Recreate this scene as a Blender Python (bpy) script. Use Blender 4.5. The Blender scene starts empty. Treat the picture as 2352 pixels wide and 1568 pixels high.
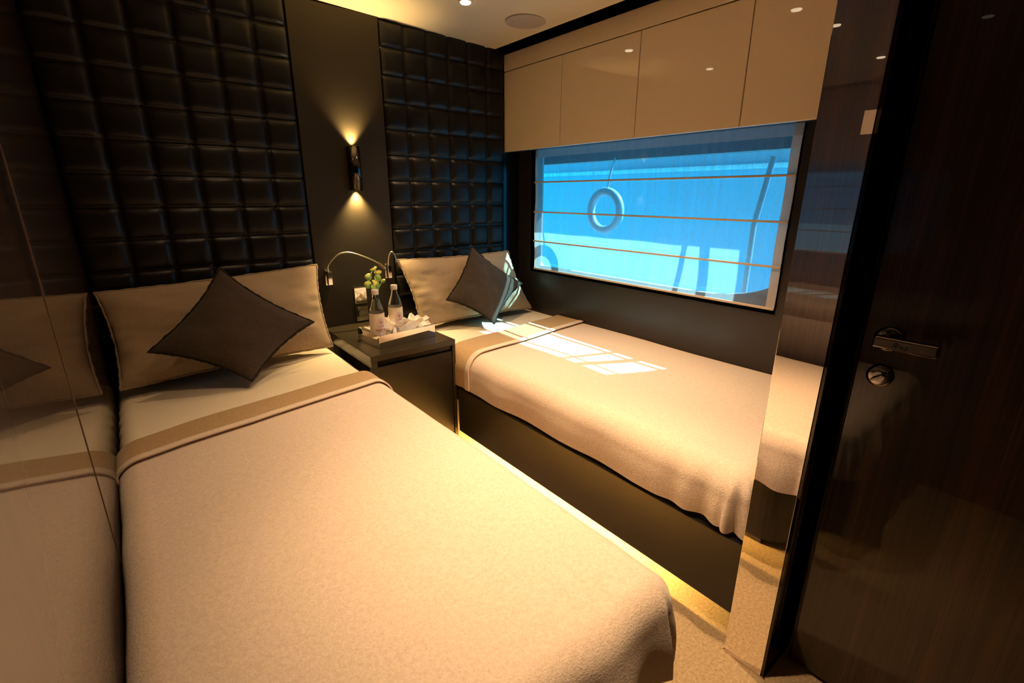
import bpy, bmesh, math, random
from mathutils import Vector, Matrix, noise
random.seed(7)
C = bpy.context.scene.collection
PI = math.pi
# ------------------------------------------------------------------ camera
YAW, PITCH, ROLL = math.radians(38.9), math.radians(17.05), math.radians(.18)
cy, sy, cp, sp = math.cos(YAW), math.sin(YAW), math.cos(PITCH), math.sin(PITCH)
fwd = Vector((sy*cp, cy*cp, -sp)); rt = Vector((cy, -sy, 0)); up = rt.cross(fwd)
r2 = math.cos(ROLL)*rt + math.sin(ROLL)*up; u2 = -math.sin(ROLL)*rt + math.cos(ROLL)*up
cam = bpy.data.objects.new('camera', bpy.data.cameras.new('camera')); C.objects.link(cam)
M = Matrix((r2, u2, -fwd)).transposed().to_4x4(); M.translation = Vector((0.131, -2.49, 1.245))
cam.matrix_world = M
cam.data.sensor_width = 36; cam.data.lens = 1093.5/2352*36; cam.data.clip_start = .02
bpy.context.scene.camera = cam
# ------------------------------------------------------------------ view, sky, sun
vs = bpy.context.scene.view_settings
vs.view_transform = 'Standard'; vs.look = 'None'; vs.exposure = 0.08; vs.gamma = 1.0; vs.use_curve_mapping = False
w = bpy.data.worlds.new('world'); bpy.context.scene.world = w; w.use_nodes = True
bg = w.node_tree.nodes['Background']; bg.inputs[0].default_value = (.0, .66, 1.12, 1); bg.inputs[1].default_value = 2.7
sun = bpy.data.objects.new('sun', bpy.data.lights.new('sun', 'SUN')); C.objects.link(sun)
sun.data.energy = 23; sun.data.angle = math.radians(.55); sun.data.color = (.60, .95, 1.0)
sun.rotation_mode = 'QUATERNION'
sun.rotation_quaternion = Vector((-.472, .213, -.451)).to_track_quat('-Z', 'Y')
WARM = (1.0, .67, .37)

# ------------------------------------------------------------------ materials
def mat(name, col, rough=.6, metal=0, spec=.5, coat=0, coat_rough=.03, coat_ior=1.5, sheen=0, ior=1.5):
    m = bpy.data.materials.new(name); m.use_nodes = True
    b = m.node_tree.nodes['Principled BSDF']
    b.inputs['Base Color'].default_value = (*col, 1); b.inputs['Roughness'].default_value = rough
    b.inputs['Metallic'].default_value = metal; b.inputs['Specular IOR Level'].default_value = spec
    b.inputs['IOR'].default_value = ior
    b.inputs['Coat Weight'].default_value = coat; b.inputs['Coat Roughness'].default_value = coat_rough
    b.inputs['Coat IOR'].default_value = coat_ior
    b.inputs['Sheen Weight'].default_value = sheen; b.inputs['Sheen Roughness'].default_value = .5
    return m
def nd(m, t, **kw):
    n = m.node_tree.nodes.new(t)
    for k, v in kw.items(): n.inputs[k].default_value = v
    return n
def mapped_noise(m, scale=(1, 1, 1), nscale=10, detail=3, rough=.5):
    tc = nd(m, 'ShaderNodeTexCoord'); mp = nd(m, 'ShaderNodeMapping', Scale=scale)
    n = nd(m, 'ShaderNodeTexNoise', Scale=nscale, Detail=detail, Roughness=rough)
    l = m.node_tree.links; l.new(tc.outputs['Object'], mp.inputs[0]); l.new(mp.outputs[0], n.inputs['Vector'])
    return n
def ramp(m, src, stops):
    r = nd(m, 'ShaderNodeValToRGB'); e = r.color_ramp.elements
    e[0].position, e[0].color = stops[0][0], (*stops[0][1], 1)
    e[1].position, e[1].color = stops[-1][0], (*stops[-1][1], 1)
    for p, c in stops[1:-1]: q = e.new(p); q.color = (*c, 1)
    m.node_tree.links.new(src, r.inputs[0]); return r
def bump(m, srcs, dist):
    b = m.node_tree.nodes['Principled BSDF']; prev = None
    for s, st in srcs:
        bp = nd(m, 'ShaderNodeBump', Strength=st, Distance=dist)
        m.node_tree.links.new(s, bp.inputs['Height'])
        if prev: m.node_tree.links.new(prev.outputs[0], bp.inputs['Normal'])
        prev = bp
    m.node_tree.links.new(prev.outputs[0], b.inputs['Normal'])
def fabric(name, c1, c2, wv=900, strength=.35, rough=.9, sheen=.2, fuzz=None, vert=True):
    m = mat(name, c1, rough, spec=.2, sheen=sheen)
    l = m.node_tree.links
    n = mapped_noise(m, (1, 1, 1), 260 if fuzz is None else fuzz, 4, .65)
    n2 = mapped_noise(m, (60, 60, 9) if vert else (14, 14, 14), 8, 4, .6)
    mx = nd(m, 'ShaderNodeMath'); mx.operation = 'ADD'; l.new(n.outputs[0], mx.inputs[0]); l.new(n2.outputs[0], mx.inputs[1])
    dv = nd(m, 'ShaderNodeMath'); dv.operation = 'MULTIPLY'; dv.inputs[1].default_value = .5; l.new(mx.outputs[0], dv.inputs[0])
    r = ramp(m, dv.outputs[0], [(.36, c2), (.62, c1)])
    l.new(r.outputs[0], m.node_tree.nodes['Principled BSDF'].inputs['Base Color'])
    bump(m, [(n.outputs[0], strength)], .004)
    return m
def wood(name, dark, light, coat_ior, rough=.4, base_spec=.5, coat=1):
    m = mat(name, dark, rough, coat=coat, coat_rough=.01, coat_ior=coat_ior, spec=base_spec)
    l = m.node_tree.links
    a = mapped_noise(m, (34, 34, 1.1), 1.6, 6, .65); b = mapped_noise(m, (210, 210, 2.5), 1.3, 4, .6)
    c = mapped_noise(m, (9, 9, .35), 1.2, 2, .5)
    mx = nd(m, 'ShaderNodeMath'); mx.operation = 'ADD'; l.new(a.outputs[0], mx.inputs[0]); l.new(b.outputs[0], mx.inputs[1])
    mz = nd(m, 'ShaderNodeMath'); mz.operation = 'ADD'; l.new(mx.outputs[0], mz.inputs[0]); l.new(c.outputs[0], mz.inputs[1])
    dv = nd(m, 'ShaderNodeMath'); dv.operation = 'MULTIPLY'; dv.inputs[1].default_value = .333; l.new(mz.outputs[0], dv.inputs[0])
    mid = tuple((x*.72+y*.28) for x, y in zip(dark, light))
    r = ramp(m, dv.outputs[0], [(.40, dark), (.50, mid), (.60, light)])
    l.new(r.outputs[0], m.node_tree.nodes['Principled BSDF'].inputs['Base Color'])
    return m
def emit(name, col, s):
    m = bpy.data.materials.new(name); m.use_nodes = True; nt = m.node_tree
    nt.nodes.remove(nt.nodes['Principled BSDF']); e = nt.nodes.new('ShaderNodeEmission')
    e.inputs[0].default_value = (*col, 1); e.inputs[1].default_value = s
    nt.links.new(e.outputs[0], nt.nodes['Material Output'].inputs[0]); return m

M_wood = wood('dark_lacquered_wood', (.010, .0035, .0016), (.055, .018, .007), 1.5)
M_door = wood('door_wood', (.006, .0024, .0010), (.060, .022, .007), 1.5, rough=.5, base_spec=.3)
M_black = mat('gloss_black', (.004, .0035, .003), .12, spec=.4)
M_satin = mat('satin_dark_panel', (.020, .014, .009), .34, spec=.5)
M_base = mat('satin_bed_base', (.011, .0085, .0055), .36, spec=.5)
M_night = mat('nightstand_lacquer', (.032, .024, .013), .24, spec=.55)
M_cream = mat('gloss_beige_lacquer', (.88, .70, .47), .5, spec=.35, coat=1, coat_rough=.02, coat_ior=1.45)
M_ceil = mat('ceiling_cream', (.84, .70, .48), .45, spec=.35, coat=.35, coat_rough=.12)
M_speaker = mat('speaker_grille', (.50, .41, .33), .8)
bump(M_speaker, [(mapped_noise(M_speaker, (1, 1, 1), 600, 2).outputs[0], .4)], .002)
M_chrome = mat('chrome', (.86, .84, .80), .04, metal=1)
M_bronze = mat('polished_bronze_chrome', (.80, .68, .55), .05, metal=1)
M_mirror = mat('mirror_glass', (.95, .90, .84), .0, metal=1)
M_white = mat('white_paper', (.86, .80, .72), .75)
M_cap = mat('bottle_cap', (.70, .64, .56), .5)
M_gold = mat('gold_neck', (.75, .47, .16), .3, metal=.6)
M_leaf = mat('eucalyptus_leaf', (.30, .46, .07), .5); M_leaf.node_tree.nodes['Principled BSDF'].inputs['Subsurface Weight'].default_value = .15
_n = mapped_noise(M_leaf, (1, 1, 1), 45, 2); _r = ramp(M_leaf, _n.outputs[0], [(.35, (.22, .40, .06)), (.65, (.48, .68, .22))])
M_leaf.node_tree.links.new(_r.outputs[0], M_leaf.node_tree.nodes['Principled BSDF'].inputs['Base Color'])
M_label = mat('pale_label', (.80, .68, .50), .5)
M_red = mat('red_print', (.55, .05, .02), .5)
M_pink = mat('pink_print', (.62, .42, .40), .5)
M_leather = mat('black_leather', (.006, .005, .004), .40, spec=.28)
bump(M_leather, [(mapped_noise(M_leather, (1, 1, 1), 700, 3).outputs[0], .12)], .001)
M_panel = mat('dark_fabric_panel', (.030, .022, .011), .5, spec=.25)
bump(M_panel, [(mapped_noise(M_panel, (1, 1, .15), 1500, 2).outputs[0], .25)], .001)
M_sheet = fabric('cream_sheet', (.86, .75, .57), (.80, .68, .50), strength=.08, sheen=.05, fuzz=500, vert=False)
M_blanket = fabric('rose_beige_fleece', (.84, .67, .54), (.69, .53, .41), strength=.55, sheen=.35, fuzz=230, vert=False)
M_band = fabric('tan_fleece', (.58, .38, .18), (.42, .26, .11), strength=.6, sheen=.3, fuzz=230, vert=False)
M_hem = fabric('pale_hem', (.78, .63, .49), (.70, .55, .42), strength=.2, sheen=.1, fuzz=420, vert=False)
M_pillow = fabric('taupe_linen', (.50, .37, .24), (.33, .235, .145), strength=.3, sheen=.1, fuzz=420)
M_piping = fabric('linen_piping', (.42, .31, .20), (.25, .18, .11), strength=.5, sheen=.1, fuzz=150)
M_cush = fabric('charcoal_weave', (.085, .060, .042), (.040, .028, .020), strength=.5, sheen=.1, fuzz=330)
M_cpipe = fabric('charcoal_piping', (.030, .022, .016), (.012, .009, .007), strength=.5, sheen=.05, fuzz=150)
M_carpet = fabric('beige_carpet', (.50, .36, .21), (.30, .20, .10), strength=.9, sheen=.2, fuzz=150, vert=False)
M_led = emit('led_strip', (1.0, .60, .17), 800)
M_led2 = emit('led_strip_warm', (1.0, .58, .15), 2000)
M_bulb = emit('downlight_lens', (1.0, .80, .55), 14)
M_sbulb = emit('sconce_lamp', (1.0, .72, .35), 12)

def glass_thin(name, tint, gl=.06):
    m = bpy.data.materials.new(name); m.use_nodes = True; nt = m.node_tree
    nt.nodes.remove(nt.nodes['Principled BSDF'])
    t = nt.nodes.new('ShaderNodeBsdfTransparent'); t.inputs[0].default_value = (*tint, 1)
    g = nt.nodes.new('ShaderNodeBsdfGlossy'); g.inputs['Roughness'].default_value = .02
    x = nt.nodes.new('ShaderNodeMixShader'); x.inputs[0].default_value = gl
    nt.links.new(t.outputs[0], x.inputs[1]); nt.links.new(g.outputs[0], x.inputs[2])
    nt.links.new(x.outputs[0], nt.nodes['Material Output'].inputs[0]); return m
M_glass = glass_thin('window_glass', (.80, .95, 1.0))
M_bottle = mat('water_glass', (.93, .97, 1.0), .02, ior=1.34); M_bottle.node_tree.nodes['Principled BSDF'].inputs['Transmission Weight'].default_value = 1
M_vase = mat('smoked_glass', (.10, .12, .10), .05, ior=1.4); M_vase.node_tree.nodes['Principled BSDF'].inputs['Transmission Weight'].default_value = .7

def sheer(name, col, transp, transl):
    m = bpy.data.materials.new(name); m.use_nodes = True; nt = m.node_tree; l = nt.links
    nt.nodes.remove(nt.nodes['Principled BSDF'])
    tc = nt.nodes.new('ShaderNodeTexCoord'); mp = nt.nodes.new('ShaderNodeMapping'); mp.inputs['Scale'].default_value = (1, 220, 12)
    n = nt.nodes.new('ShaderNodeTexNoise'); n.inputs['Scale'].default_value = 4; n.inputs['Detail'].default_value = 3
    mp2 = nt.nodes.new('ShaderNodeMapping'); mp2.inputs['Scale'].default_value = (1, 16, 1.2)
    n2 = nt.nodes.new('ShaderNodeTexNoise'); n2.inputs['Scale'].default_value = 2.2; n2.inputs['Detail'].default_value = 3
    l.new(tc.outputs['Object'], mp.inputs[0]); l.new(mp.outputs[0], n.inputs['Vector'])
    l.new(tc.outputs['Object'], mp2.inputs[0]); l.new(mp2.outputs[0], n2.inputs['Vector'])
    ad = nt.nodes.new('ShaderNodeMath'); ad.operation = 'ADD'; l.new(n.outputs[0], ad.inputs[0]); l.new(n2.outputs[0], ad.inputs[1])
    mr = nt.nodes.new('ShaderNodeMapRange'); mr.inputs['From Min'].default_value = .7; mr.inputs['From Max'].default_value = 1.3
    mr.inputs['To Min'].default_value = transp-.07; mr.inputs['To Max'].default_value = transp+.07; l.new(ad.outputs[0], mr.inputs[0])
    d = nt.nodes.new('ShaderNodeBsdfDiffuse'); d.inputs[0].default_value = (*col, 1)
    t = nt.nodes.new('ShaderNodeBsdfTranslucent'); t.inputs[0].default_value = (*col, 1)
    x = nt.nodes.new('ShaderNodeMixShader'); x.inputs[0].default_value = transl
    l.new(d.outputs[0], x.inputs[1]); l.new(t.outputs[0], x.inputs[2])
    tr = nt.nodes.new('ShaderNodeBsdfTransparent'); tr.inputs[0].default_value = (1, 1, 1, 1)
    y = nt.nodes.new('ShaderNodeMixShader'); l.new(mr.outputs[0], y.inputs[0])
    l.new(x.outputs[0], y.inputs[1]); l.new(tr.outputs[0], y.inputs[2])
    l.new(y.outputs[0], nt.nodes['Material Output'].inputs[0]); return m
M_sheer = sheer('sheer_blind', (.46, .46, .46), .60, .68)
M_sheerhem = sheer('sheer_hem', (.66, .56, .44), .06, .35)
M_batten = mat('blind_batten', (.58, .44, .32), .6)

# ------------------------------------------------------------------ mesh helpers
def obj(name, bm, m, parent=None, smooth=False, label=None):
    me = bpy.data.meshes.new(name); bmesh.ops.recalc_face_normals(bm, faces=bm.faces[:]); bm.to_mesh(me); bm.free()
    me.materials.append(m)
    if smooth:
        for p in me.polygons: p.use_smooth = True
    o = bpy.data.objects.new(name, me); C.objects.link(o)
    if parent: o.parent = parent; o.matrix_parent_inverse = Matrix.Translation(-parent.location)
    if label: o['label'] = label
    return o
def thing(name, label, cat, loc=(0, 0, 0), group=None):
    o = bpy.data.objects.new(name, None); C.objects.link(o); o.location = loc; o.empty_display_size = .05
    o['label'] = label; o['category'] = cat
    if group: o['group'] = group
    return o
def tag(o, label, cat, group=None):
    o['label'] = label; o['category'] = cat
    if group: o['group'] = group
    return o
def struct(name, bm, m, parent=None, smooth=False):
    o = obj(name, bm, m, parent, smooth)
    if not parent: o['kind'] = 'structure'
    return o
def NB(): return bmesh.new()
def box(bm, x0, x1, y0, y1, z0, z1, bev=0, seg=2):
    r = bmesh.ops.create_cube(bm, size=1)
    for v in r['verts']:
        v.co = Vector((x0+(v.co.x+.5)*(x1-x0), y0+(v.co.y+.5)*(y1-y0), z0+(v.co.z+.5)*(z1-z0)))
    if bev:
        es = list({e for v in r['verts'] for e in v.link_edges})
        bmesh.ops.bevel(bm, geom=es, offset=bev, segments=seg, affect='EDGES', profile=.5)
    return bm
def lathe(bm, prof, c=(0, 0, 0), n=32, axis='Z', cap=True):
    rings = []
    for r, z in prof:
        ring = []
        for i in range(n):
            a = 2*PI*i/n; p = (r*math.cos(a), r*math.sin(a), z)
            if axis == 'X': p = (z, r*math.cos(a), r*math.sin(a))
            if axis == 'Y': p = (r*math.cos(a), z, r*math.sin(a))
            ring.append(bm.verts.new(Vector(p)+Vector(c)))
        rings.append(ring)
    for a, b in zip(rings, rings[1:]):
        for i in range(n): bm.faces.new((a[i], a[(i+1) % n], b[(i+1) % n], b[i]))
    if cap:
        bm.faces.new(rings[0]); bm.faces.new(rings[-1])
    return bm
def tube(bm, pts, r, n=8, closed=False, radii=None):
    pts = [Vector(p) for p in pts]; N = len(pts); rings = []
    ref = None
    for i, p in enumerate(pts):
        if closed: t = (pts[(i+1) % N]-pts[i-1]).normalized()
        else: t = (pts[min(i+1, N-1)]-pts[max(i-1, 0)]).normalized()
        if ref is None:
            ref = Vector((0, 0, 1)) if abs(t.z) < .9 else Vector((1, 0, 0))
        a = t.cross(ref)
        if a.length < 1e-5: a = t.orthogonal()
        a.normalize(); b = t.cross(a).normalized(); ref = a.cross(t).normalized() if False else -t.cross(a)*-1
        ref = b
        b2 = t.cross(a)
        rr = radii[i] if radii else r
        rings.append([bm.verts.new(p + rr*(math.cos(2*PI*k/n)*a + math.sin(2*PI*k/n)*b2)) for k in range(n)])
        ref = b2 if abs(t.dot(b2)) < .9 else ref
    for i in range(N if closed else N-1):
        A, B = rings[i], rings[(i+1) % N]
        # match the nearest start vertex to avoid twist
        k0 = min(range(n), key=lambda k: (B[k].co-A[0].co - (pts[(i+1) % N]-pts[i])).length)
        for k in range(n): bm.faces.new((A[k], A[(k+1) % n], B[(k0+k+1) % n], B[(k0+k) % n]))
    if not closed: bm.faces.new(rings[0]); bm.faces.new(rings[-1])
    return bm
def spline(pts, n=10):
    pts = [Vector(p) for p in pts]; out = []
    P = [2*pts[0]-pts[1]] + pts + [2*pts[-1]-pts[-2]]
    for i in range(1, len(P)-2):
        for k in range(n):
            t = k/n; a, b, c, d = P[i-1], P[i], P[i+1], P[i+2]
            out.append(.5*((2*b)+(-a+c)*t+(2*a-5*b+4*c-d)*t*t+(-a+3*b-3*c+d)*t**3))
    out.append(pts[-1]); return out
def prism(bm, poly, d0, d1, axis='X'):
    """poly in the two remaining axes, extruded along axis"""
    def mk(p, d): return {'X': (d, p[0], p[1]), 'Y': (p[0], d, p[1]), 'Z': (p[0], p[1], d)}[axis]
    A = [bm.verts.new(mk(p, d0)) for p in poly]; B = [bm.verts.new(mk(p, d1)) for p in poly]
    n = len(poly)
    bm.faces.new(A); bm.faces.new(B[::-1])
    for i in range(n): bm.faces.new((A[i], A[(i+1) % n], B[(i+1) % n], B[i]))
    return bm
def text_bm(body, size, depth=.0004, shear=0):
    cu = bpy.data.curves.new('t', 'FONT'); cu.body = body; cu.size = size; cu.extrude = depth; cu.align_x = 'CENTER'; cu.shear = shear
    o = bpy.data.objects.new('t', cu); C.objects.link(o)
    me = bpy.data.meshes.new_from_object(o.evaluated_get(bpy.context.evaluated_depsgraph_get()))
    bm = bmesh.new(); bm.from_mesh(me); bpy.data.objects.remove(o); return bm

# ------------------------------------------------------------------ room shell
YB = -3.5      # wall behind the camera
b = NB(); box(b, -.1, 2.3, YB, .1, -.06, 0)
struct('floor', b, M_carpet)
def cz(x): return 2.112-.035*x
b = NB(); prism(b, [(-.1, cz(-.1)), (1.99, cz(1.99)), (1.99, cz(1.99)+.02), (-.1, cz(-.1)+.02)], YB, .1, 'Y'); struct('ceiling', b, M_ceil)
b = NB(); box(b, -.1, 2.25, YB-.1, .12, 2.16, 2.2); struct('ceiling_upper', b, M_black)['kind'] = 'structure'
b = NB(); box(b, -.06, 0, YB, .1, 0, 2.2); struct('wall_left', b, M_wood)
b = NB(); box(b, -.001, .0012, -1.2715, -1.2685, 0, 2.09); struct('trim_1', b, mat('seam_inlay', (.22, .13, .07), .5))
b = NB(); box(b, -.1, 2.25, .03, .12, 0, 2.2); struct('wall_back', b, M_black)
b = NB(); box(b, -.1, 2.25, YB-.06, YB, 0, 2.2); struct('wall_front', b, M_wood)
# window wall with an opening
WX = 2.19
b = NB()
box(b, WX, WX+.03, -2.2, .06, 0, .785); box(b, WX, WX+.03, -2.2, .06, 1.5, 2.2)
box(b, WX, WX+.03, -.140, .06, .785, 1.5); box(b, WX, WX+.03, -2.2, -1.665, .785, 1.5)
struct('wall_right', b, M_satin)
# right side nearer the camera: bulkhead between bed foot and door, then the door wall
b = NB(); box(b, 1.272, 2.25, -2.16, -2.062, 0, 2.2); struct('wall_bulkhead', b, M_black)['kind'] = 'structure'
b = NB(); box(b, 1.49, 1.56, YB, -2.16, 0, 2.2); struct('wall_door', b, M_black)['kind'] = 'structure'
# window: jambs, outer frame, glass
b = NB()
for (x0, x1, y0, y1, z0, z1) in ((WX, 2.27, -.14, -.128, .773, 1.51), (WX, 2.27, -1.677, -1.665, .773, 1.51), (WX, 2.27, -1.665, -.14, .773, .785), (WX, 2.27, -1.665, -.14, 1.5, 1.512)):
    box(b, x0, x1, y0, y1, z0, z1)
win = struct('window_1', b, mat('window_jamb', (.10, .12, .14), .25))
# hull side with rounded opening
HX0, HX1 = 2.27, 2.30
def ropen():
    y0, y1, z0, z1 = -1.68, -.12, .80, 1.53
    pts = []
    for k in range(9):      # lower right large corner (toward -Y)
        a = PI/2*k/8; pts.append((y0+.40-.40*math.cos(a), z0+.16-.16*math.sin(a)))
    pts += [(y1-.02, z0), (y1, z0+.02), (y1, z1), (y0, z1)]
    return pts
inner = ropen(); outer_ = []
cyy, czz = -.9, 1.15
b = NB()
for (y, z) in inner:
    dy, dz = y-cyy, z-czz; t = min(1.6/abs(dy) if abs(dy) > 1e-6 else 99, .95/abs(dz) if abs(dz) > 1e-6 else 99)
    outer_.append((cyy+dy*t, czz+dz*t))
n = len(inner)
vi = [[b.verts.new((x, *p)) for p in inner] for x in (HX0, HX1)]; vo = [[b.verts.new((x, *p)) for p in outer_] for x in (HX0, HX1)]
for i in range(n):
    j = (i+1) % n
    b.faces.new((vi[0][i], vi[0][j], vo[0][j], vo[0][i])); b.faces.new((vi[1][i], vo[1][i], vo[1][j], vi[1][j]))
    b.faces.new((vi[0][i], vi[1][i], vi[1][j], vi[0][j])); b.faces.new((vo[0][i], vo[0][j], vo[1][j], vo[1][i]))
obj('window_frame', b, mat('hull_grey', (.30, .28, .27), .5), win)
b = NB(); box(b, 2.283, 2.287, -1.60, -.14, .82, 1.5); obj('glass', b, M_glass, win)
# outside: deck eave and added sun blocker, stanchions, fender ring, the next boat
M_hull = mat('blue_hull', (.42, .56, .68), .35)
M_highlight = mat('white_highlight', (.9, .9, .9), .3)
b = NB(); prism(b, [(2.60, 1.456), (2.62, 1.450+.0), (4.3, 3.09), (4.3, 3.14), (2.60, 1.56)], -3.4, 2.4, 'Y')
box(b, 2.60, 2.62, -3.4, 2.4, 1.456, 2.3, .001)  # slope and upright board are shaped to cut sun and sky light
eave = tag(obj('deck_eave', b, mat('eave_grey', (.32, .33, .34), .6)), 'grey deck overhang outside the top of the window, sloped to block sky light', 'overhang')
b = NB(); box(b, 2.6, 2.62, -3.0, -1.70, .3, 1.456, .002); obj('sun_blocker', b, mat('blocker_grey', (.6, .6, .6), .6), eave)  # unseen panel added to end the sunlit area on the blind
def post(name, p0, p1, wd, label):
    b = NB(); t = .36/.472
    off = Vector((.36, -.213*t, .451*t)); pts = []
    for s in (0, 1):
        p = (Vector(p0) if s == 0 else Vector(p1)) + off
        pts.append(p)
    ext = (pts[1]-pts[0]).normalized(); pts[0] -= ext*.06; pts[1] += ext*.02
    foot = Vector((pts[0].x, pts[0].y, -.2))
    tube(b, [foot, pts[0]-Vector((0, 0, .02)), pts[0], (pts[0]+pts[1])/2, pts[1]], wd/2, 10)
    o = obj(name, b, mat(name+'_paint', (.50, .63, .74), .5)); tag(o, label, 'post', 'posts outside the window')
post('stanchion', (WX+.00, -1.216, .826), (WX+.00, -1.250, 1.058), .028, 'slimmer of the two slanting posts outside the window')
post('stanchion', (WX+.00, -1.350, .84), (WX+.00, -1.347, 1.062), .046, 'broader of the two posts outside the window, nearer the mirror')
b = NB(); pts = []
for k in range(40):
    a = 2*PI*k/40; pts.append((2.55, -.425+.118*math.cos(a), 1.152+.118*math.sin(a)))
tube(b, pts, .027, 12, closed=True); tube(b, [(2.55, -.435, 1.26), (2.555, -.44, 1.34), (2.58, -.44, 1.42), (2.603, -.44, 1.47)], .006, 10)
tag(obj('life_ring', b, mat('ring_blue', (.48, .62, .74), .2)), 'round ring hanging outside the window, seen through the blind', 'life ring')
lr_ = bpy.data.objects['life_ring']
for p in lr_.data.polygons: p.use_smooth = True
boat = thing('neighbouring_boat', 'pale blue boat hull with white strips painted as edge highlights, seen through the blind', 'boat', (4.6, 0, 0))
b = NB(); box(b, 4.6, 4.9, -4, 7, -1.5, 2.4, .05); obj('hull', b, M_hull, boat)
b = NB(); box(b, 4.50, 4.58, -4, 3.2, 1.475, 1.515, .01); obj('highlight_strip', b, M_highlight, boat)  # white strips stand in for a sunlit edge highlight behind the blind
b = NB(); box(b, 4.52, 4.60, -4, 5, 1.62, 1.64, .005); obj('highlight_strip', b, M_highlight, boat)

# ------------------------------------------------------------------ headboard wall
def tile_panel(name, x0, x1, nc, z0, z1, label):
    b = NB(); w_ = (x1-x0)/nc; h = .125; nr = int(math.ceil((z1-z0)/h)); K = 10
    zs = [z0+h*i for i in range(nr)]
    for c in range(nc):
        for r in range(nr):
            zz = zs[r]; hh = min(h, z1-zz)
            jit = [random.uniform(-.0015, .0015) for _ in range(2)]
            g = []
            for i in range(K+1):
                row = []
                for j in range(K+1):
                    u = -1+2*i/K; v = -1+2*j/K
                    u = math.copysign(abs(u)**.75, u); v = math.copysign(abs(v)**.75, v)
                    t = ((1-abs(u)**3.2)*(1-abs(v)**3.2))
                    d = -.004 - .024*(max(t, 0)**.42)
                    # small puckers at the corners
                    d += .0015*math.sin(7*u+3*c)*abs(v)**4*(1-abs(u))
                    row.append(b.verts.new((x0+w_*(c+.5+u*.5), d, zz+hh*(.5+v*.5))))
                g.append(row)
            for i in range(K):
                for j in range(K): b.faces.new((g[i][j], g[i+1][j], g[i+1][j+1], g[i][j+1]))
    bmesh.ops.remove_doubles(b, verts=b.verts[:], dist=.0002)
    # back board
    t = thing(name, label, 'wall panel', ((x0+x1)/2, 0, z0))
    obj('padded_tiles', b, M_leather, t, True)
    b = NB(); box(b, x0+.001, x1-.001, -.004, .028, z0, z1-.002); obj('backing_board', b, M_black, t)
tile_panel('padded_panel', 0.002, .860, 6, .444, 2.068, 'black padded square tile panel behind the bed by the glossy wood wall')
tile_panel('padded_panel', 1.292, 2.062, 6, .444, 2.060, 'black padded square tile panel behind the bed under the window')
b = NB(); box(b, .864, 1.288, -.012, .028, 0.05, cz(.9)-.012, .002)
tag(obj('centre_panel', b, M_panel), 'plain dark smooth panel between the two padded tile panels', 'wall panel')
b = NB(); box(b, 2.064, 2.188, -.006, .028, 0, 2.16); struct('trim_2', b, M_black)

# ------------------------------------------------------------------ overhead cabinets
def cabinet(y0, y1, label):
    t = thing('wall_cabinet', label, 'cabinet', (2.13, (y0+y1)/2, 1.5), 'cream overhead cabinets above the window')
    b = NB(); box(b, 2.09, 2.188, y0+.001, y1-.001, 1.506, 1.94); obj('cabinet_body', b, M_satin, t)
    b = NB(); box(b, 2.07, 2.088, y0+.0022, y1-.0022, 1.500, 1.937, .0015); obj('door', b, M_cream, t)
cabinet(-.491, -.004, 'glossy cream overhead cabinet in the corner beside the padded tiles')
cabinet(-.983, -.491, 'glossy cream overhead cabinet second from the padded tiles')
cabinet(-1.480, -.983, 'glossy cream overhead cabinet third from the padded tiles')
cabinet(-2.056, -1.480, 'glossy cream overhead cabinet ending at the mirror')
b = NB(); box(b, 2.07, 2.188, -2.056, -.004, 1.9415, 2.028, .0015)
tag(obj('cabinet_fascia', b, M_cream), 'long cream fascia board above the overhead cabinets', 'fascia')

# ------------------------------------------------------------------ roman blind
bl = thing('roman_blind', 'sheer roman blind with thin battens hanging over the window', 'blind', (2.18, -.92, .8))
BY0, BY1, BX = -1.676, -.182, 2.176
def sheet_grid(y0, y1, z0, z1, ny, nz, f):
    b = NB(); g = [[b.verts.new((f(y0+(y1-y0)*i/ny, z0+(z1-z0)*j/nz), y0+(y1-y0)*i/ny, z0+(z1-z0)*j/nz)) for j in range(nz+1)] for i in range(ny+1)]
    for i in range(ny):
        for j in range(nz): b.faces.new((g[i][j], g[i+1][j], g[i+1][j+1], g[i][j+1]))
    return b
def bx(y, z): return BX + .004*noise.noise(Vector((y*6, z*1.5, 3))) + .003*math.sin((z-.8)/.175*PI)
obj('fabric', sheet_grid(BY0, BY1, .800, 1.506, 90, 40, bx), M_sheer, bl, True)
def hemx(y, z): return bx(y, z)-.0015
obj('side_hem', sheet_grid(BY0, BY0+.035, .800, 1.506, 4, 40, hemx), M_sheerhem, bl, True)
obj('side_hem', sheet_grid(BY1-.022, BY1, .800, 1.506, 4, 40, hemx), M_sheerhem, bl, True)
obj('top_hem', sheet_grid(BY0, BY1, 1.462, 1.506, 40, 3, lambda y, z: hemx(y, z)-.002), sheer('top_hem', (.5, .46, .42), .2, .5), bl, True)
for z in (1.322, 1.148, .971):
    b = NB(); box(b, BX-.012, BX-.003, BY0-.002, BY1+.002, z-.0045, z+.0045, .002); obj('batten', b, M_batten, bl)
b = NB(); box(b, BX-.007, BX+.004, BY0, BY1, .793, .804, .003); obj('bottom_bar', b, M_batten, bl)

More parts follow.
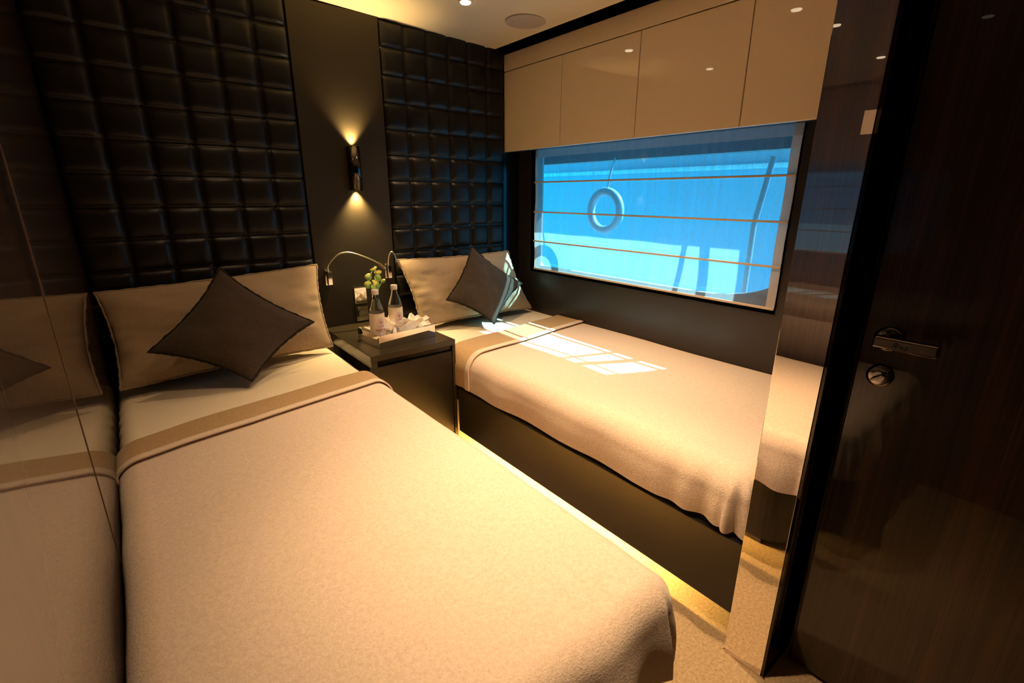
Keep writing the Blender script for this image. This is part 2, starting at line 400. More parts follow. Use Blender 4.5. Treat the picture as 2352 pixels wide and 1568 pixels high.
# ------------------------------------------------------------------ mirror column, jamb
b = NB(); box(b, 1.2655, 1.2715, -2.160, -2.058, .004, 2.09, .0012)
tag(obj('mirror_panel', b, M_mirror), 'tall narrow mirror strip at the foot of the window-side bed', 'mirror')
b = NB(); box(b, 1.2675, 1.487, -2.166, -2.1605, .004, 2.09)
tag(obj('return_panel', b, mat('gloss_return', (.06, .05, .045), .03, metal=1)), 'narrow glossy black return between mirror and door', 'panel')
b = NB(); box(b, 1.262, 1.2655, -2.162, -2.056, 0, .006); box(b, 1.262, 1.487, -2.170, -2.166, 0, .006); struct('trim_3', b, M_bronze)

# ------------------------------------------------------------------ door
DX = 1.375
M_nickel = mat('dark_nickel', (.30, .27, .24), .05, metal=1)
b = NB(); box(b, DX, DX+.042, -3.02, -2.182, .012, 2.08, .003)
door = struct('door_1', b, M_door)
b = NB(); box(b, DX-.003, DX+.002, -2.1915, -2.1875, .02, 2.07, .001); obj('edge_bead', b, M_black, door)
def hrose(y, z, r):
    b = NB(); lathe(b, [(r, 0), (r, -.006), (r-.002, -.008), (r-.006, -.0085)], (DX, y, z), 40, 'X'); return b
obj('handle_rose', hrose(-2.236, .953, .0265), M_nickel, door, True)
b = NB(); lathe(b, [(.010, -.006), (.010, -.03), (.012, -.034), (.012, -.05)], (DX, -2.236, .957), 24, 'X')
box(b, DX-.062, DX-.042, -2.330, -2.222, .944, .969, .0045, 3)
hd = obj('door_handle', b, M_nickel, door)
tb = text_bm('Riva', .016, .0005, .4)
for v in tb.verts: v.co = Vector((DX-.0625, -2.268-v.co.x, .951+v.co.y))
obj('handle_lettering', tb, mat('etched_metal', (.9, .78, .65), .55, metal=1), hd)
tr = obj('thumbturn_rose', hrose(-2.236, .870, .0245), M_nickel, door, True)
b = NB(); lathe(b, [(.011, -.008), (.011, -.014)], (DX, -2.236, .870), 24, 'X')
box(b, -.003, .003, -.0135, .0135, -.0025, .0025, .0012)
q = [v for v in b.verts if abs(v.co.x) < .01]
for v in q:
    a = math.radians(-38); y, z = v.co.y, v.co.z
    v.co = Vector((DX-.022+v.co.x*2.4, -2.236+y*math.cos(a)-z*math.sin(a), .870+y*math.sin(a)+z*math.cos(a)))
obj('thumbturn', b, M_nickel, tr)

# ------------------------------------------------------------------ bed bases
def bed_base(x0, x1, yf, side, label, grp):
    """side: x of the lit long face"""
    t = thing('bed_base', label, 'bed base', ((x0+x1)/2, (yf)/2, 0), grp)
    return t
# window-side bed
t = thing('bed_base', 'dark satin bed base under the window', 'bed base', (1.75, -1.0, 0))
b = NB(); box(b, 1.31, 1.330, -2.052, -.600, .088, .322, .002); obj('side_panel', b, M_base, t)
b = NB(); box(b, 1.332, 2.185, -2.052, -.03, .24, .322); obj('platform', b, M_black, t)
b = NB(); box(b, 1.43, 1.45, -2.05, -.60, 0, .24); obj('toe_board', b, M_base, t)
b = NB(); box(b, 1.340, 1.352, -1.72, -.62, .186, .190); obj('led_strip', b, M_led, t)
# near bed: side panel facing the aisle, rounded foot corner
t = thing('bed_base', 'dark rounded bed base under the bed by the wood wall', 'bed base', (.45, -1.0, 0))
xi, yf, R = .865, -2.03, .09
outl = [(xi, -.60)] + [(xi-R+R*math.cos(-PI/2*k/8), yf+R+R*math.sin(-PI/2*k/8)) for k in range(9)] + [(.01, yf)]
b = NB()
V = []
for (x, y) in outl: V.append([b.verts.new((x, y, z)) for z in (.11, .322)])
V2 = []
for i, (x, y) in enumerate(outl):
    # inset by 2 cm
    cx_, cy_ = (xi-R, yf+R); v = Vector((x-cx_, y-cy_))
    nx, ny = (1, 0) if i == 0 else ((0, -1) if i == len(outl)-1 else tuple(v.normalized()))
    V2.append([b.verts.new((x-nx*.02, y-ny*.02, z)) for z in (.11, .322)])
for i in range(len(outl)-1):
    b.faces.new((V[i][0], V[i+1][0], V[i+1][1], V[i][1])); b.faces.new((V2[i][0], V2[i][1], V2[i+1][1], V2[i+1][0]))
    b.faces.new((V[i][0], V2[i][0], V2[i+1][0], V[i+1][0])); b.faces.new((V[i][1], V[i+1][1], V2[i+1][1], V2[i][1]))
b.faces.new((V[0][0], V[0][1], V2[0][1], V2[0][0])); b.faces.new((V[-1][0], V2[-1][0], V2[-1][1], V[-1][1]))
obj('side_panel', b, M_base, t)
b = NB(); box(b, .01, .800, -1.965, -.03, .26, .322); obj('platform', b, M_black, t)
b = NB(); box(b, .02, .74, -1.92, -.60, 0, .26); obj('toe_board', b, M_base, t)
b = NB(); box(b, .826, .834, -1.70, -.62, .176, .180); obj('led_strip', b, M_led2, t)

# ------------------------------------------------------------------ draped bedding
def drape(x0, x1, ztop, r, D, yr0, yr1, th=0, foot=None, left=True, right=True, n_a=110, n_b=150, slope=0, wave=.0, seed=0, y_head=None, lim=None, lump=.004, folds=None, bulge=0.0):
    """cloth over a slab. x0,x1: outer side faces of the slab. foot: y of the outer foot face (or None: stops at yr1)"""
    xi0 = x0 + (r if left else 0); xi1 = x1 - (r if right else 0)
    yf_i = None if foot is None else foot + r
    arc = PI/2*r
    def prof(d):      # d: cloth length past the flat edge -> (outward, down)
        if d < arc:
            a = d/r; return r*math.sin(a), r*(1-math.cos(a))
        e = d-arc; return r + slope*e + bulge*math.sin(min(e/max(D-arc, 1e-3), 1)*PI), r + e
    As = []
    if left: As += [(-D + (D)*i/24) for i in range(24)]
    La = xi1-xi0; na = n_a
    As += [La*i/na for i in range(na+1)]
    if right: As += [La + D*i/30 for i in range(1, 31)]
    b = NB(); g = []
    for a in As:
        xe = 0
        if a < 0: xc, xe = xi0, a
        elif a > La: xc, xe = xi1, a-La
        else: xc = xi0 + a
        y0 = yr0(xc) if callable(yr0) else yr0
        y1 = (yr1(xc) if callable(yr1) else yr1) if foot is None else None
        row = []
        Lb = (y0-yf_i + D) if foot is not None else (y0-y1)
        for j in range(n_b+1):
            s = Lb*j/n_b; ye = 0
            y = y0 - s
            if foot is not None and y < yf_i: ye = y-yf_i; yc = yf_i
            else: yc = y
            if xe or ye:
                d = max(abs(xe), abs(ye)); dl = math.hypot(xe, ye); dx, dy = xe/dl, ye/dl
                o, dn = prof(d); o += th if d > arc else th*d/arc
                f = (d/D)**1.5
                per = yc*1.0 if abs(xe) > abs(ye) else xc
                ang = math.atan2(abs(ye), abs(xe)) if (xe and ye) else (0 if xe else PI/2)
                o += f*wave*(noise.noise(Vector((yc*5+seed, xc*5, ang*3)))*1.2)
                if folds: o += f*folds(xc, yc, ang, xe, ye)
                dn += f*.012*noise.noise(Vector((yc*3.1+seed, xc*3.3, ang*2.2+5)))
                x = xc+dx*o; yy = yc+dy*o; z = ztop-dn
                if d < arc: z += th*(1-d/arc)
                else: pass
            else:
                x, yy, z = xc, yc, ztop+th
            fl = 1 if not (xe or ye) else max(0, 1-max(abs(xe), abs(ye))/arc)
            z += fl*lump*noise.noise(Vector((x*3+seed, yy*2.2, .3)))
            if lim: x = min(max(x, lim[0]), lim[1])
            row.append(b.verts.new((x, yy, z)))
        g.append(row)
    for i in range(len(g)-1):
        for j in range(n_b): b.faces.new((g[i][j], g[i+1][j], g[i+1][j+1], g[i][j+1]))
    return b
def interp(pts):
    def f(x):
        if x <= pts[0][0]: return pts[0][1]
        for (a, b), (c, d) in zip(pts, pts[1:]):
            if x <= c: 
                t = (x-a)/(c-a); return b+(d-b)*t
        return pts[-1][1]
    return f
# --- near bed (by the wood wall)
NBX = (.006, .900)
def solid(o, th):
    m = o.modifiers.new('thickness', 'SOLIDIFY'); m.thickness = th; m.offset = -1 if False else 1
mt = thing('mattress', 'mattress in a cream fitted sheet on the bed by the wood wall', 'mattress', (.45, -1, .33))
b = NB(); box(b, .02, .855, -2.035, -.035, .325, .50, .035, 4); obj('mattress_body', b, M_sheet, mt, True)
def pull(x, y, ang, xe, ye): return .009*math.sin(y*62+xe*40)*math.exp(-((y+.45)/.3)**2)
obj('fitted_sheet', drape(NBX[0], .868, .507, .05, .165, -.03, -1.0, left=True, right=True, n_a=60, n_b=80, slope=-.05, wave=.006, seed=1, lim=(.003, .870), lump=.012, folds=pull), M_sheet, mt, True)
bk = thing('blanket', 'rose beige fleece blanket with tan turned-down edge on the bed by the wood wall', 'blanket', (.45, -1.2, .52))
lineL = interp([(.0, -.915), (.18, -.871), (.36, -.848), (.64, -.785), (.88, -.747), (.95, -.74)])
bandL = interp([(.0, -.765), (.20, -.708), (.394, -.675), (.70, -.615), (.95, -.60)])
def footfold(xc, yc, ang, xe, ye):
    if ye: return .012*math.sin(xc*31)+.010*math.sin(ang*9)
    return .012*math.sin(yc*42+xe*18)*math.exp(-((yc+2.0)/.16)**2)
bmain = drape(NBX[0], .882, .512, .055, .212, lambda x: lineL(x)+.045, None, th=.004, foot=-2.105, slope=.05, wave=.03, seed=3, lim=(.003, 1.0), lump=.008, folds=footfold, bulge=.006)
o = obj('main_panel', bmain, M_blanket, bk, True)
o = obj('turned_band', drape(NBX[0], .882, .512, .055, .178, bandL, lambda x: lineL(x)+.028, th=.010, n_b=40, slope=.05, wave=.012, seed=3, lim=(.003, 1.0), lump=.008), M_band, bk, True)
solid(o, .006)
o = obj('hem_trim', drape(NBX[0], .882, .512, .055, .180, lambda x: lineL(x)+.030, lambda x: lineL(x)+.003, th=.013, n_b=8, slope=.05, wave=.012, seed=3, lim=(.003, 1.0), lump=.008), M_hem, bk, True)
solid(o, .006)
# --- window bed
mt = thing('mattress', 'mattress in a cream fitted sheet on the bed under the window', 'mattress', (1.75, -1, .33))
b = NB(); box(b, 1.345, 2.172, -2.03, -.045, .325, .50, .035, 4); obj('mattress_body', b, M_sheet, mt, True)
obj('fitted_sheet', drape(1.322, 2.186, .507, .055, .19, -.04, -1.0, left=True, right=False, n_a=60, n_b=80, slope=-.02, wave=.01, seed=8, lim=(1.30, 2.187), lump=.012), M_sheet, mt, True)
bk = thing('blanket', 'rose beige fleece blanket with tan turned-down edge on the bed under the window', 'blanket', (1.75, -1.2, .52))
lineR = interp([(1.30, -.735), (1.36, -.722), (1.8, -.668), (2.19, -.622)])
bandR = interp([(1.30, -.530), (1.37, -.512), (2.19, -.400)])
def fold2(xc, yc, ang, xe, ye):
    if abs(xe) > 0 and not ye: return .011*math.exp(-((yc+1.92)/.12)**2)*math.sin(yc*60) + .002*math.sin(yc*17)
    return .015*math.sin(ang*10)
bmain = drape(1.312, 2.186, .512, .075, .215, lambda x: lineR(x)+.045, None, th=.004, foot=-2.048, left=True, right=False, slope=.02, wave=.010, seed=13, lim=(1.27, 2.187), lump=.008, folds=fold2, bulge=.004)
obj('main_panel', bmain, M_blanket, bk, True)
o = obj('turned_band', drape(1.312, 2.186, .512, .075, .205, bandR, lambda x: lineR(x)+.030, th=.010, n_b=40, left=True, right=False, slope=.02, wave=.012, seed=13, lim=(1.27, 2.187), lump=.008), M_band, bk, True)
solid(o, .006)
o = obj('hem_trim', drape(1.312, 2.186, .512, .075, .207, lambda x: lineR(x)+.036, lambda x: lineR(x)+.003, th=.013, n_b=8, left=True, right=False, slope=.02, wave=.012, seed=13, lim=(1.27, 2.187), lump=.008), M_hem, bk, True)
solid(o, .006)

# ------------------------------------------------------------------ pillows
def pillow(name, corners, T, nhint, label, m, mp, pr, seed, pinch=.06, edgew=.006, pw=.55, group=None, wr=.006, ears=0):
    """corners BL, BR, TR, TL in world space"""
    bl_, br, tr_, tl = [Vector(c) for c in corners]; cen = (bl_+br+tr_+tl)/4
    N = 44; nh = Vector(nhint).normalized()
    t = thing(name, label, 'pillow' if name == 'pillow' else 'cushion', cen, group)
    def base(u, v):
        # concave sides: corners stay, mid-sides pull in
        uu = u*(1-pinch*(1-v*v)**1 * abs(u)); vv = v*(1-pinch*(1-u*u) * abs(v))
        a, c = (uu+1)/2, (vv+1)/2
        p = (bl_*(1-a)+br*a)*(1-c) + (tl*(1-a)+tr_*a)*c
        return p
    b = NB(); sides = []
    for sgn in (1, -1):
        g = []
        for i in range(N+1):
            row = []
            for j in range(N+1):
                u = -math.cos(PI*i/N); v = -math.cos(PI*j/N)
                th = T*(max((1-u*u), 0)*max((1-v*v), 0))**pw
                p = base(u, v)
                e = max(abs(u), abs(v))
                cr = noise.noise(Vector((u*2.2+seed, v*2.2, sgn*2.0)))*wr*2
                # gathers running inward from the edges
                ga = wr*1.1*math.exp(-((1-abs(u))/.11)**2)*math.sin(v*16+seed+2*math.sin(v*5))*(1-v*v) + wr*.8*math.exp(-((1-abs(v))/.12)**2)*math.sin(u*21+seed+2*math.sin(u*4))*(1-u*u)
                cr += noise.noise(Vector((u*5+seed, v*9, 7)))*wr*.9
                env = min(1, th/T*1.6) if T else 0
                p = p + nh*sgn*(th + (cr+ga)*env) 
                row.append(b.verts.new(p))
            g.append(row)
        for i in range(N):
            for j in range(N): b.faces.new((g[i][j], g[i+1][j], g[i+1][j+1], g[i][j+1]))
    bmesh.ops.remove_doubles(b, verts=b.verts[:], dist=.0004)
    obj('cover', b, m, t, True)
    b = NB(); pts = []
    K = 46
    for (f0, f1) in (((-1, -1), (1, -1)), ((1, -1), (1, 1)), ((1, 1), (-1, 1)), ((-1, 1), (-1, -1))):
        for k in range(K):
            q = k/K; u = f0[0]+(f1[0]-f0[0])*q; v = f0[1]+(f1[1]-f0[1])*q
            p = base(u, v); d = (p-cen).normalized()
            off = edgew*.6 + .0010*math.sin(k*1.1+seed) + .003*noise.noise(Vector((u*4+seed, v*4, 1)))
            pts.append(p + d*off + nh*.0012*math.sin(k*.9))
    tube(b, pts, pr, 6, closed=True, radii=[pr*(1+.22*math.sin(i*2.1)) for i in range(len(pts))])
    obj('piping', b, mp, t, True)
    return t
pillow('pillow', [(.030, -.288, .545), (.835, -.225, .545), (.855, -.055, .915), (.014, -.065, .878)], .075, (.0, -.88, .42),
       'large taupe linen pillow on the bed by the wood wall', M_pillow, M_piping, .0048, 2.0, pinch=.05, pw=.48, wr=.008)
pillow('pillow', [(1.345, -.175, .545), (2.150, -.185, .540), (2.052, -.062, .902), (1.285, -.062, .906)], .075, (.0, -.92, .36),
       'large taupe linen pillow on the bed under the window', M_pillow, M_piping, .0048, 9.0, pinch=.06, pw=.48, wr=.008)
pillow('cushion', [(.432, -.485, .545), (.742, -.300, .694), (.425, -.205, .953), (.135, -.355, .690)], .070, (-.12, -.84, .5),
       'charcoal square cushion standing on its corner on the bed by the wood wall', M_cush, M_cpipe, .0045, 4.0, pinch=.13, pw=.55, wr=.004)
pillow('cushion', [(1.707, -.373, .545), (2.060, -.195, .712), (1.700, -.170, .965), (1.480, -.240, .690)], .060, (-.15, -.86, .45),
       'charcoal square cushion standing on its corner on the bed under the window', M_cush, M_cpipe, .0045, 6.0, pinch=.13, pw=.55, wr=.004)

# ------------------------------------------------------------------ nightstand
ns = thing('nightstand', 'dark brown nightstand between the two beds', 'nightstand', (1.08, -.3, 0))
b = NB(); box(b, .906, 1.284, -.580, -.02, .08, .530); obj('carcass', b, M_black, ns)
b = NB(); box(b, .872, 1.300, -.604, -.015, .553, .580, .0015); obj('top', b, M_night, ns)
b = NB(); box(b, .878, 1.296, -.590, -.02, .530, .551); obj('top_gap', b, M_black, ns)
b = NB(); box(b, .874, 1.280, -.600, -.582, .09, .522, .0015); obj('door', b, M_base, ns)
b = NB(); box(b, 1.285, 1.302, -.600, -.02, .06, .552, .001); obj('side_panel', b, M_night, ns)
b = NB(); box(b, .876, .905, -.597, -.02, .522, .551, .001); obj('side_rail', b, M_night, ns)

# tray
tr = thing('mirrored_tray', 'mirror-sided tray standing on the nightstand', 'tray', (1.10, -.43, .58))
ang = math.radians(5.5)
def T_(x, y, z): return Vector((.952+x*math.cos(ang)-y*math.sin(ang), -.526+x*math.sin(ang)+y*math.cos(ang), z))
def tbox(x0, x1, y0, y1, z0, z1, bev=.001):
    b = NB(); box(b, x0, x1, y0, y1, z0, z1, bev)
    for v in b.verts: v.co = T_(*v.co)
    return b
TW, TD = .302, .205
obj('tray_base', tbox(.001, TW-.001, .001, TD-.001, .5805, .586), M_black, tr)
for (a) in ((0, TW, 0, .003), (0, TW, TD-.003, TD), (0, .003, .003, TD-.003), (TW-.003, TW, .003, TD-.003)):
    obj('tray_side', tbox(*a, .5805, .641, .0008), M_chrome, tr)

# bottles
def bottle(x, y, rot, label):
    h = .246
    t = thing('water_bottle', label, 'bottle', (x, y, .5865), 'labelled water bottles in the tray')
    z0 = .5865; pr = [(.028, 0), (.032, .004), (.034, .012), (.034, .140), (.0325, .152), (.024, .182), (.0165, .205), (.0135, .222), (.0135, .232)]
    b = NB(); lathe(b, [(r, z0+z) for r, z in pr], (x, y, 0), 40); obj('glass_body', b, M_bottle, t, True)
    b = NB(); lathe(b, [(.0345, z0+.012), (.0345, z0+.142)], (x, y, 0), 40, cap=False); lab = obj('label_sleeve', b, M_label, t, True)
    b = NB(); lathe(b, [(.0155, z0+.226), (.0160, z0+.228), (.0160, z0+.246), (.0145, z0+.248)], (x, y, 0), 32); obj('cap', b, M_cap, t, True)
    def wrap(bm, zc, name, m, rr=.0352):
        for v in bm.verts:
            a = rot + v.co.x/rr; r_ = rr+v.co.z*.5
            v.co = Vector((x+r_*math.cos(a), y+r_*math.sin(a), z0+zc+v.co.y))
        obj(name, bm, m, lab)
    # arched pale emblem field, fleur-de-lys, words
    bm = NB(); ring = []
    for k in range(21):
        a = PI*k/20; ring.append((.021*math.cos(a), .024*math.sin(a)))
    ring += [(-.021, -.085), (.021, -.085)]
    cells = []
    for i in range(len(ring)): pass
    # field as strips so that it wraps
    for i in range(12):
        xa, xb = -.021+.042*i/12, -.021+.042*(i+1)/12
        def ztop_(q): return .024*math.sqrt(max(0, 1-(q/.021)**2))
        vs_ = [bm.verts.new(p) for p in ((xa, -.085, 0), (xb, -.085, 0), (xb, ztop_(xb), 0), (xa, ztop_(xa), 0))]
        bm.faces.new(vs_)
    wrap(bm, .098, 'emblem_field', M_pinkfield, .0348)
    bm = NB()
    def petal(cx, cy, w, hh, tilt):
        vs_ = []
        for (px, py) in ((0, -hh/2), (w/2, 0), (0, hh/2), (-w/2, 0)):
            vs_.append(bm.verts.new((cx+px*math.cos(tilt)-py*math.sin(tilt), cy+px*math.sin(tilt)+py*math.cos(tilt), 0)))
        bm.faces.new(vs_)
    petal(0, .004, .005, .016, 0); petal(-.005, .002, .003, .011, .6); petal(.005, .002, .003, .011, -.6); petal(0, -.003, .012, .002, 0); petal(0, -.007, .003, .006, 0)
    wrap(bm, .100, 'fleur_emblem', M_red)
    for wd, sz, zc in (('ACQUA', .008, .080), ('PANNA', .0165, .060), ('TOSCANA', .0095, .028)):
        wrap(text_bm(wd, sz, .0002), zc, 'lettering', M_red)
    bm = NB(); petal(0, 0, .014, .014, 0); wrap(bm, .048, 'lettering_dot', M_white)
    return t
M_pinkfield = mat('label_field', (.66, .53, .50), .5)
bottle(.985, -.438, math.radians(-84), 'water bottle with red lettering nearer the front left corner of the tray')
bottle(1.108, -.375, math.radians(-86), 'water bottle standing behind the crumpled tissues in the tray')
# tissues
def tissue(x, y, z, s, seed, label):
    rnd = random.Random(seed); b = NB()
    for k in range(9):
        a = 2*PI*k/9 + rnd.uniform(-.25, .25); el = rnd.uniform(.15, 1.25); L = s*rnd.uniform(.7, 1.15); wd = s*rnd.uniform(.45, .7)
        d = Vector((math.cos(a)*math.cos(el), math.sin(a)*math.cos(el), math.sin(el))); sd = Vector((-math.sin(a), math.cos(a), rnd.uniform(-.3, .3))).normalized()
        n_ = d.cross(sd)
        P0 = Vector((x, y, z)); K = 6; g = []
        for i in range(K+1):
            row = []
            for j in range(5):
                t = i/K; q = (j-2)/2
                ww = wd*(.3+.9*t)*(1-.85*max(0, t-.55)/.45)
                p = P0 + d*L*t + sd*q*ww*.5 + n_*(.28*s*abs(q)*(1 if k % 2 else -1) - .2*s*t*t + rnd.uniform(-.05, .05)*s)
                p.z = max(p.z, .5885)
                row.append(b.verts.new(p))
            g.append(row)
        for i in range(K):
            for j in range(4): b.faces.new((g[i][j], g[i+1][j], g[i+1][j+1], g[i][j+1]))
    o = obj('tissue', b, M_tiss); solid(o, .0006); tag(o, label, 'tissue', 'crumpled tissues in the tray')
M_tiss = mat('tissue_paper', (.88, .80, .72), .8); M_tiss.node_tree.nodes['Principled BSDF'].inputs['Subsurface Weight'].default_value = .2
tissue(1.085, -.430, .618, .098, 3, 'crumpled white tissue in the tray beside the front bottle')
tissue(1.190, -.400, .618, .080, 12, 'crumpled white tissue at the window end of the tray')
b = tbox(.075, .28, .03, .175, .5865, .612, .004)
tag(obj('tissue_box', b, mat('clear_box', (.75, .66, .56), .15)), 'low pale box under the crumpled tissues', 'box')
# vase with sprig
vs_ = thing('vase', 'small smoked glass vase with a gold neck behind the bottles', 'vase', (1.083, -.20, .58))
b = NB(); lathe(b, [(.02, .5805), (.034, .584), (.037, .61), (.030, .65), (.016, .69), (.012, .705)], (1.090, -.19, 0), 28); obj('vase_body', b, M_vase, vs_, True)
b = NB(); lathe(b, [(.0125, .70), (.0125, .745), (.015, .765)], (1.090, -.19, 0), 24); obj('vase_neck', b, M_gold, vs_, True)
sp_ = thing('eucalyptus_sprig', 'green round-leaved sprig standing in the small vase', 'plant', (1.085, -.19, .76))
b = NB(); stem = spline([(1.090, -.19, .72), (1.088, -.192, .80), (1.098, -.195, .86), (1.095, -.20, .905)], 6); tube(b, stem, .0016, 6)
tube(b, spline([(1.088, -.19, .76), (1.065, -.20, .80), (1.058, -.205, .84)], 5), .0014, 6); tube(b, spline([(1.09, -.19, .77), (1.115, -.195, .80), (1.13, -.2, .83)], 5), .0013, 6)
obj('stem', b, M_leaf, sp_, True)
def leaf(px, pz, y, rx, rz, tilt, yaw):
    b = NB(); vs2 = []; ct = b.verts.new((0, -.002, 0))
    for k in range(14):
        a = 2*PI*k/14; vs2.append(b.verts.new((rx*math.cos(a), .003*math.cos(2*a), rz*math.sin(a))))
    for k in range(14): b.faces.new((ct, vs2[k], vs2[(k+1) % 14]))
    Rm = Matrix.Rotation(yaw, 4, 'Z') @ Matrix.Rotation(tilt, 4, 'X') @ Matrix.Rotation(random.uniform(-.6, .6), 4, 'Y')
    for v in b.verts: v.co = Rm @ v.co + Vector((px, y, pz))
    o = obj('leaf', b, M_leaf, sp_, True); solid(o, .0008)
for a in ((1.088, .893, -.20, .020, .010, .5, .2), (1.108, .872, -.20, .019, .013, .4, -.4), (1.054, .856, -.21, .020, .018, -.1, .2), (1.072, .868, -.20, .013, .015, .3, 1.0),
          (1.103, .845, -.205, .017, .018, .1, -.5), (1.118, .856, -.19, .012, .016, .1, .8), (1.046, .818, -.215, .021, .019, 0, .1), (1.070, .800, -.22, .016, .015, -.6, .3),
          (1.086, .812, -.215, .019, .022, .1, -.2), (1.104, .800, -.20, .013, .018, .2, .6), (1.132, .826, -.20, .016, .009, .1, -.9), (1.060, .838, -.195, .012, .013, .6, .9),
          (1.092, .830, -.19, .014, .012, .9, .1)):
    leaf(*a)

# ------------------------------------------------------------------ wall lamps
def reading(x, z, arc, head, label):
    t = thing('reading_lamp', label, 'lamp', (x, -.03, z), 'gooseneck reading lamps')
    b = NB(); box(b, x-.013, x+.013, -.016, -.012, z-.040, z+.040, .001); obj('back_plate', b, M_chrome, t)
    b = NB(); box(b, x-.009, x+.013, -.046, -.016, z-.036, z+.032, .002); obj('lamp_base', b, M_chrome, t)
    b = NB(); tube(b, spline(arc, 10), .0036, 10); obj('gooseneck', b, M_neck, t, True)
    p0, p1 = Vector(head[0]), Vector(head[1]); b = NB()
    tube(b, [p0, p0+(p1-p0)*.5, p1], .0085, 4); obj('lamp_head', b, M_chrome, t)
M_neck = mat('brushed_neck', (.80, .74, .64), .28, metal=1)
reading(.918, .842, [(.918, -.032, .87), (.918, -.035, .90), (.940, -.05, .935), (.975, -.06, .962), (1.02, -.075, .966), (1.08, -.09, .945), (1.135, -.10, .918), (1.16, -.105, .900)], [(1.155, -.103, .905), (1.188, -.112, .872)], 'chrome gooseneck reading lamp beside the bed by the wood wall')
reading(1.243, .846, [(1.243, -.032, .876), (1.243, -.036, .905), (1.248, -.045, .938), (1.258, -.055, .952), (1.268, -.062, .94), (1.274, -.066, .915), (1.276, -.068, .895)], [(1.276, -.068, .903), (1.282, -.072, .862)], 'chrome gooseneck reading lamp beside the bed under the window')
b = NB(); box(b, 1.047, 1.112, -.0195, -.012, .685, .771, .0015)
t = tag(obj('switch_plate', b, M_chrome), 'upper polished switch plate on the dark panel above the nightstand', 'switch'); 
b = NB(); box(b, 1.060, 1.098, -.0215, -.0195, .70, .757, .001); obj('rocker', b, M_chrome, t)
b = NB(); box(b, 1.047, 1.112, -.0195, -.012, .59, .672, .0015)
t = tag(obj('power_socket', b, M_chrome), 'lower polished socket plate on the dark panel just above the nightstand', 'socket')
b = NB(); lathe(b, [(.021, 0), (.021, -.003), (.018, -.003), (.018, -.001)], (1.080, -.0195, .632), 24, 'Y'); obj('socket_face', b, M_chrome, t)
# sconce
sc = thing('wall_sconce', 'slim dark chrome up-and-down sconce on the plain panel', 'wall lamp', (1.105, -.05, 1.36))
b = NB(); R_ = .030
prof = [(R_*math.cos(a), R_*math.sin(a)) for a in [PI*k/24 for k in range(25)]]
# shell: open tube with flat back, hollow
def shell(r, z0, z1):
    vs0 = []
    for (px, py) in [(-r, 0)] + [(-r*math.cos(PI*k/24), -.012-r*math.sin(PI*k/24)-.004) for k in range(25)] + [(r, 0)]:
        vs0.append((1.105+px, py-.0125 if py != 0 else -.0125))
    return vs0
o1 = shell(R_, 0, 0); i1 = shell(R_-.003, 0, 0)
A = [[b.verts.new((x, y, z)) for (x, y) in o1] for z in (1.266, 1.474)]; B_ = [[b.verts.new((x, y if k not in (0, len(i1)-1) else y, z)) for k, (x, y) in enumerate(i1)] for z in (1.266, 1.474)]
for i in range(len(o1)-1):
    b.faces.new((A[0][i], A[0][i+1], A[1][i+1], A[1][i])); b.faces.new((B_[0][i], B_[1][i], B_[1][i+1], B_[0][i+1]))
    for z in (0, 1): b.faces.new((A[z][i], A[z][i+1], B_[z][i+1], B_[z][i]))
obj('sconce_body', b, M_dchrome if 'M_dchrome' in globals() else mat('dark_chrome', (.085, .075, .07), .12, metal=1), sc, True)
b = NB(); lathe(b, [(.0255, 1.366), (.0255, 1.374)], (1.105, -.031, 0), 24); obj('divider', b, M_black, sc)
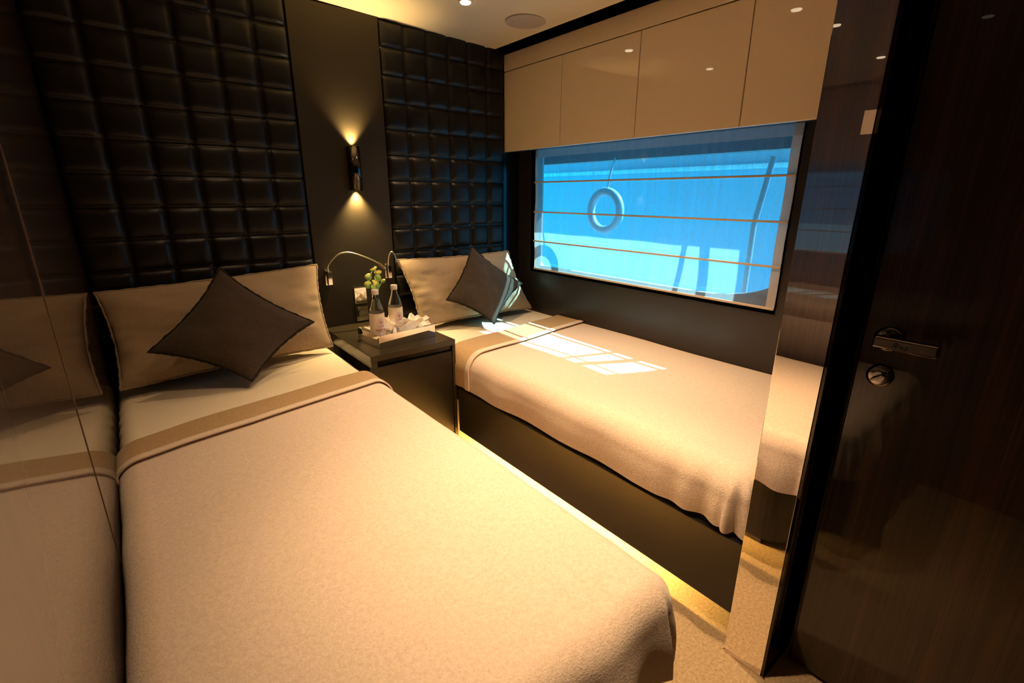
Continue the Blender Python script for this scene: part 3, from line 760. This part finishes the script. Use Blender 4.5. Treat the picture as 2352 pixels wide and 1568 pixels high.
def spot(name, loc, d, power, size, blend, col, rad, parent):
    l = bpy.data.objects.new(name, bpy.data.lights.new(name, 'SPOT')); C.objects.link(l)
    l.data.energy = power; l.data.spot_size = math.radians(size); l.data.spot_blend = blend; l.data.color = col; l.data.shadow_soft_size = rad
    l.location = loc; l.rotation_mode = 'QUATERNION'; l.rotation_quaternion = Vector(d).to_track_quat('-Z', 'Y')
    if parent: l.parent = parent; l.matrix_parent_inverse = Matrix.Translation(-parent.location)
    return l
for s_ in (1, -1):
    zc = 1.37+s_*.075
    b = NB(); lathe(b, [(.015, zc-.004), (.015, zc+.004)], (1.105, -.034, 0), 20); obj('lamp_lens', b, M_sbulb, sc)
    spot('sconce_light', (1.105, -.028, zc+s_*.028), (0, .02, s_), 34 if s_ > 0 else 46, 92, 1.0, (1.0, .70, .30), .008, sc)

# ------------------------------------------------------------------ ceiling fittings
def downlight(x, y, label, power, beam=92):
    z = cz(x)
    t = thing('downlight', label, 'ceiling light', (x, y, z), 'recessed ceiling downlights')
    b = NB(); lathe(b, [(.026, z-.0035), (.030, z-.003), (.032, z+.001)], (x, y, 0), 32); obj('trim_ring', b, M_cream, t, True)
    b = NB(); lathe(b, [(.021, z-.0075), (.0225, z-.006), (.0225, z-.003)], (x, y, 0), 32); obj('lens', b, M_bulb, t)
    spot('downlight_beam', (x, y, z-.02), (0, 0, -1), power*1.5, beam, 1.0, WARM, .02, t)
downlight(1.50, -.46, 'small round recessed downlight beside the ceiling speaker', 26)
downlight(.62, -.46, 'small round recessed downlight above the pillow by the wood wall', 7)
downlight(.66, -1.34, 'small round recessed downlight above the middle of the bed by the wood wall', 24)
downlight(1.42, -1.34, 'small round recessed downlight above the aisle near the mirror', 98)
downlight(.84, -1.86, 'added out-of-view downlight brightening the foot of the bed by the wood wall', 66, 62)  # unseen lamp added to brighten the blanket here
z = cz(1.84)
b = NB(); lathe(b, [(.098, z+.001), (.098, z-.003), (.095, z-.004)], (0, 0, 0), 48)
for v in b.verts: v.co.x, v.co.y = v.co.x+1.842, v.co.y-.466
tag(obj('ceiling_speaker', b, M_speaker), 'round flush speaker grille in the cream ceiling', 'speaker')
# thermostat on the wood wall, seen in the mirror
b = NB(); box(b, 0, .012, -1.82, -1.752, 1.483, 1.571, .002)
tag(obj('thermostat', b, M_cream), 'small cream control plate on the wood wall, seen in the mirror', 'thermostat')
